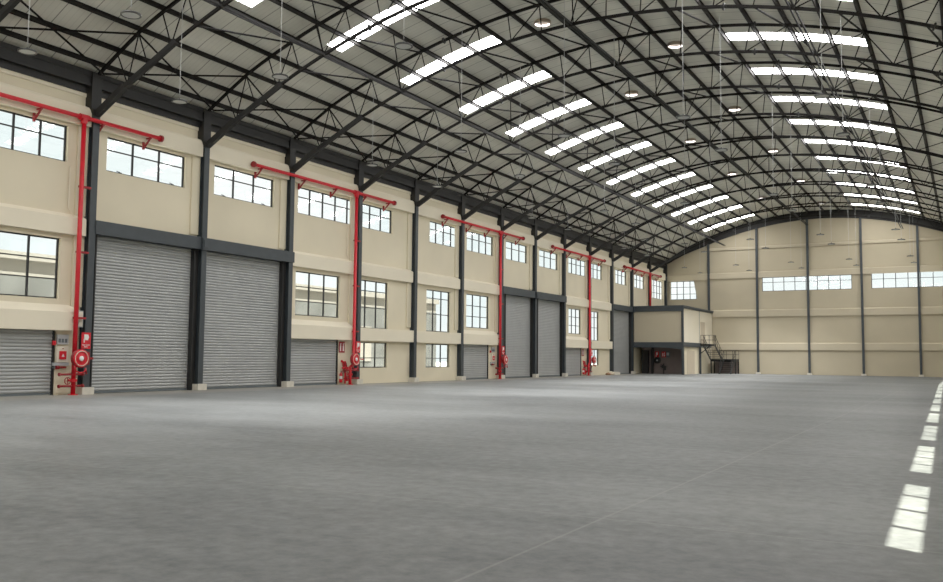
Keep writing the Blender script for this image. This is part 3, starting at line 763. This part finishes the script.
MB().path([(.12*math.cos(a)-.2,-.1,.85+.12*math.sin(a)) for a in [2*math.pi*i/16 for i in range(17)]],.025,6).build('valve_wheel', M['rubber'], vs)
MB().bar((-.1,0,.62),(-.1,0,.95),.12,n=10).bar((.15,0,.4),(.15,0,.85),.1,n=10).build('valve_body', M['rubber'], vs)
tag(vs, 'dark valve cluster standing on the floor under the site office', 'valves')

# switchback steel staircase on the office's right side
st = empty('steel_staircase', (5.3,74,0))
def sp(mb, n, m=None, parent=None):
    mb.v = [(x-5.3,y-74,z) for x,y,z in mb.v]; return mb.build(n, m or M['black_steel'], parent or st)
ys0, ys1, zl, zp = 73.6, 76.55, 3.2, 1.62
sp(MB().box(5.3,6.75,72.5,ys0,3.02,3.2), 'landing')
sp(MB().bar((5.32,72.6,2.2),(6.3,72.6,3.02),.08), 'landing_brace')
lr = MB()
for x in (5.34,5.8,6.25,6.72):
    lr.box(x-.02,x+.02,72.5,72.54,3.2,4.18)
for z in (3.65,4.16): lr.box(5.32,6.74,72.5,72.54,z-.02,z+.02)
for y in (72.9,73.5): lr.box(6.70,6.74,y,y+.04,3.2,4.18)
for z in (3.65,4.16): lr.box(6.70,6.74,72.5,73.55,z-.02,z+.02)
sp(lr, 'landing_railing')
for x in (5.36,6.62): sp(MB().bar((x,ys0-.1,zl-.1),(x,ys1,zp-.02),.06,.26), 'stringer')
n = 8
for i in range(n):
    f = (i+.5)/n; y = ys0+(ys1-ys0)*f; z = zl+(zp-zl)*f
    sp(MB().box(5.38,6.6,y-.13,y+.13,z-.02,z+.02), 'tread')
for x in (5.36,6.62):
    r = MB().bar((x,ys0-.1,zl+.95),(x,ys1,zp+.9),.04).bar((x,ys0-.1,zl+.5),(x,ys1,zp+.45),.03)
    for i in range(4):
        f = i/3.; y = ys0+(ys1-ys0)*f; z = zl+(zp-zl)*f; r.bar((x,y,z),(x,y,z+.93),.035)
    sp(r, 'flight_railing')
px0, px1, py0, py1 = 5.35, 8.15, ys1, 78.1
sp(MB().box(px0,px1,py0,py1,zp-.28,zp), 'platform')
for x in (px0+.06,px1-.06):
    for y in (py0+.06,py1-.06): sp(MB().box(x-.06,x+.06,y-.06,y+.06,0,zp-.28), 'platform_leg')
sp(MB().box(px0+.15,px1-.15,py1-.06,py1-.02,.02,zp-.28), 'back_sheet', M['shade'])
r = MB()
for x in (px0+.02,px0+.7,px0+1.4,px0+2.1,px1-.02): r.box(x-.02,x+.02,py1-.04,py1,zp,zp+.95)
for z in (zp+.5,zp+.93): r.box(px0,px1,py1-.04,py1,z-.02,z+.02); r.box(px1-.04,px1,py0,py1,z-.02,z+.02)
r.box(px1-.04,px1,py0,py0+.04,zp,zp+.95)
sp(r, 'platform_railing')
for x in (6.85,8.05): sp(MB().bar((x,py0,zp-.08),(x,74.2,.0),.06,.24), 'stringer')
for i in range(8):
    f = (i+.5)/8; y = py0+(74.2-py0)*f; z = zp*(1-f); sp(MB().box(6.88,8.02,y-.13,y+.13,z-.02,z+.02), 'tread')
for x in (6.85,8.05):
    r = MB().bar((x,py0,zp+.92),(x,74.25,.95),.04).bar((x,py0,zp+.48),(x,74.25,.5),.03)
    for i in range(4):
        f = i/3.; y = py0+(74.25-py0)*f; z = zp*(1-f); r.bar((x,y,z),(x,y,z+.93),.035)
    sp(r, 'flight_railing')
tag(st, 'black steel switchback staircase with railings beside the site office', 'staircase')

# sacks left by the far shutter
def sack(loc, s, m, l):
    mb = MB(); prof = [(0,0),(.9,0),(1.05,.25),(.98,.6),(.6,.95),(.25,1.05),(.12,1.2),(0,1.18)]
    mb.lathe([(a*s,b*s) for a,b in prof], (0,0,0), 'z', 12)
    mb.v = [(x*(1+.2*math.sin(3*z/s)), y*1.25, z) for x,y,z in mb.v]
    o = mb.build('sack', m, None, True); o.location = loc; tag(o, l, 'sack', 'sacks by the far shutter')
sack((.35,58.3,0), .30, M['sack'], 'pale sack slumped on the floor left of the far big shutter, larger one')
sack((.45,57.3,0), .22, M['brown'], 'small brown sack beside the pale one left of the far big shutter')
o = MB().box(.15,.55,58.9,60.4,0,.22).box(.2,.5,59.0,60.3,.22,.26).build('concrete_kerb', M['plinth']); tag(o, 'low cream concrete kerb block left of the far big shutter', 'kerb')

# ------------------------------------------------------------------ outside, seen through the windows
t = empty('neighbouring_building', (-12,20,0))
MB().box(-6,0,-50,26,0,6.75).build('wall', M['neighbour'], t)
MB().box(-6.1,.25,-50.2,26.2,6.4,6.8).build('parapet', M['neighbour'], t)
MB().box(0,.08,-50,26,0,5.6).build('grey_cladding', M['neighbour_grey'], t)
for j in range(12): MB().box(.08,.14,-46+6*j,-44.2+6*j,1.2,4.0).build('window', M['neighbour'], t)
tag(t, 'pale neighbouring building with grey lower cladding seen through the left windows', 'building')

# ------------------------------------------------------------------ world, sun
w = bpy.data.worlds.new('sky'); S.world = w; w.use_nodes = True
N = w.node_tree.nodes; L = w.node_tree.links; bg = N['Background']
tc = N.new('ShaderNodeTexCoord'); nz = N.new('ShaderNodeTexNoise'); nz.inputs['Scale'].default_value = 5; nz.inputs['Detail'].default_value = 6
mp = N.new('ShaderNodeMapping'); mp.inputs['Scale'].default_value = (1,1,2.5)
L.new(tc.outputs['Generated'], mp.inputs['Vector']); L.new(mp.outputs[0], nz.inputs['Vector'])
rp = N.new('ShaderNodeValToRGB'); e = rp.color_ramp.elements
e[0].position = .42; e[0].color = (.86,.92,.93,1); e[1].position = .60; e[1].color = (1,1,1,1)
L.new(nz.outputs['Fac'], rp.inputs['Fac']); L.new(rp.outputs[0], bg.inputs['Color']); bg.inputs['Strength'].default_value = .74
sun = bpy.data.lights.new('sun','SUN'); sun.energy = 17; sun.angle = .006; sun.color = (1,.93,.80)
so = bpy.data.objects.new('sun', sun); COL.objects.link(so)
so.rotation_euler = Vector((-3.78,2.4,-9.9)).to_track_quat('-Z','Y').to_euler(); so.location = (60,-30,80)

# ------------------------------------------------------------------ camera (solved from the photo)
f, yaw, pit, rol = 887.67, .5096, .074, .0089
c,s = math.cos(yaw), math.sin(yaw)
R = Vector((c,s,0)); F0 = Vector((-s,c,0)); Z = Vector((0,0,1))
F = F0*math.cos(pit)+Z*math.sin(pit); U = -F0*math.sin(pit)+Z*math.cos(pit)
r2 = R*math.cos(rol)+U*math.sin(rol); u2 = U*math.cos(rol)-R*math.sin(rol)
cam = bpy.data.cameras.new('camera'); co = bpy.data.objects.new('camera', cam); COL.objects.link(co)
co.matrix_world = Matrix(((r2.x,u2.x,-F.x,30.5266),(r2.y,u2.y,-F.y,-23.4181),(r2.z,u2.z,-F.z,1.6178),(0,0,0,1)))
cam.sensor_fit = 'HORIZONTAL'; cam.sensor_width = 36; cam.lens = f/943*36; cam.clip_end = 600
S.camera = co
S.view_settings.view_transform = 'Standard'; S.view_settings.look = 'None'; S.view_settings.exposure = .72; S.view_settings.gamma = 1.15
S.cycles.use_denoising = True
S.cycles.max_bounces = 8; S.cycles.diffuse_bounces = 5; S.cycles.transparent_max_bounces = 12
S.cycles.sample_clamp_indirect = 8
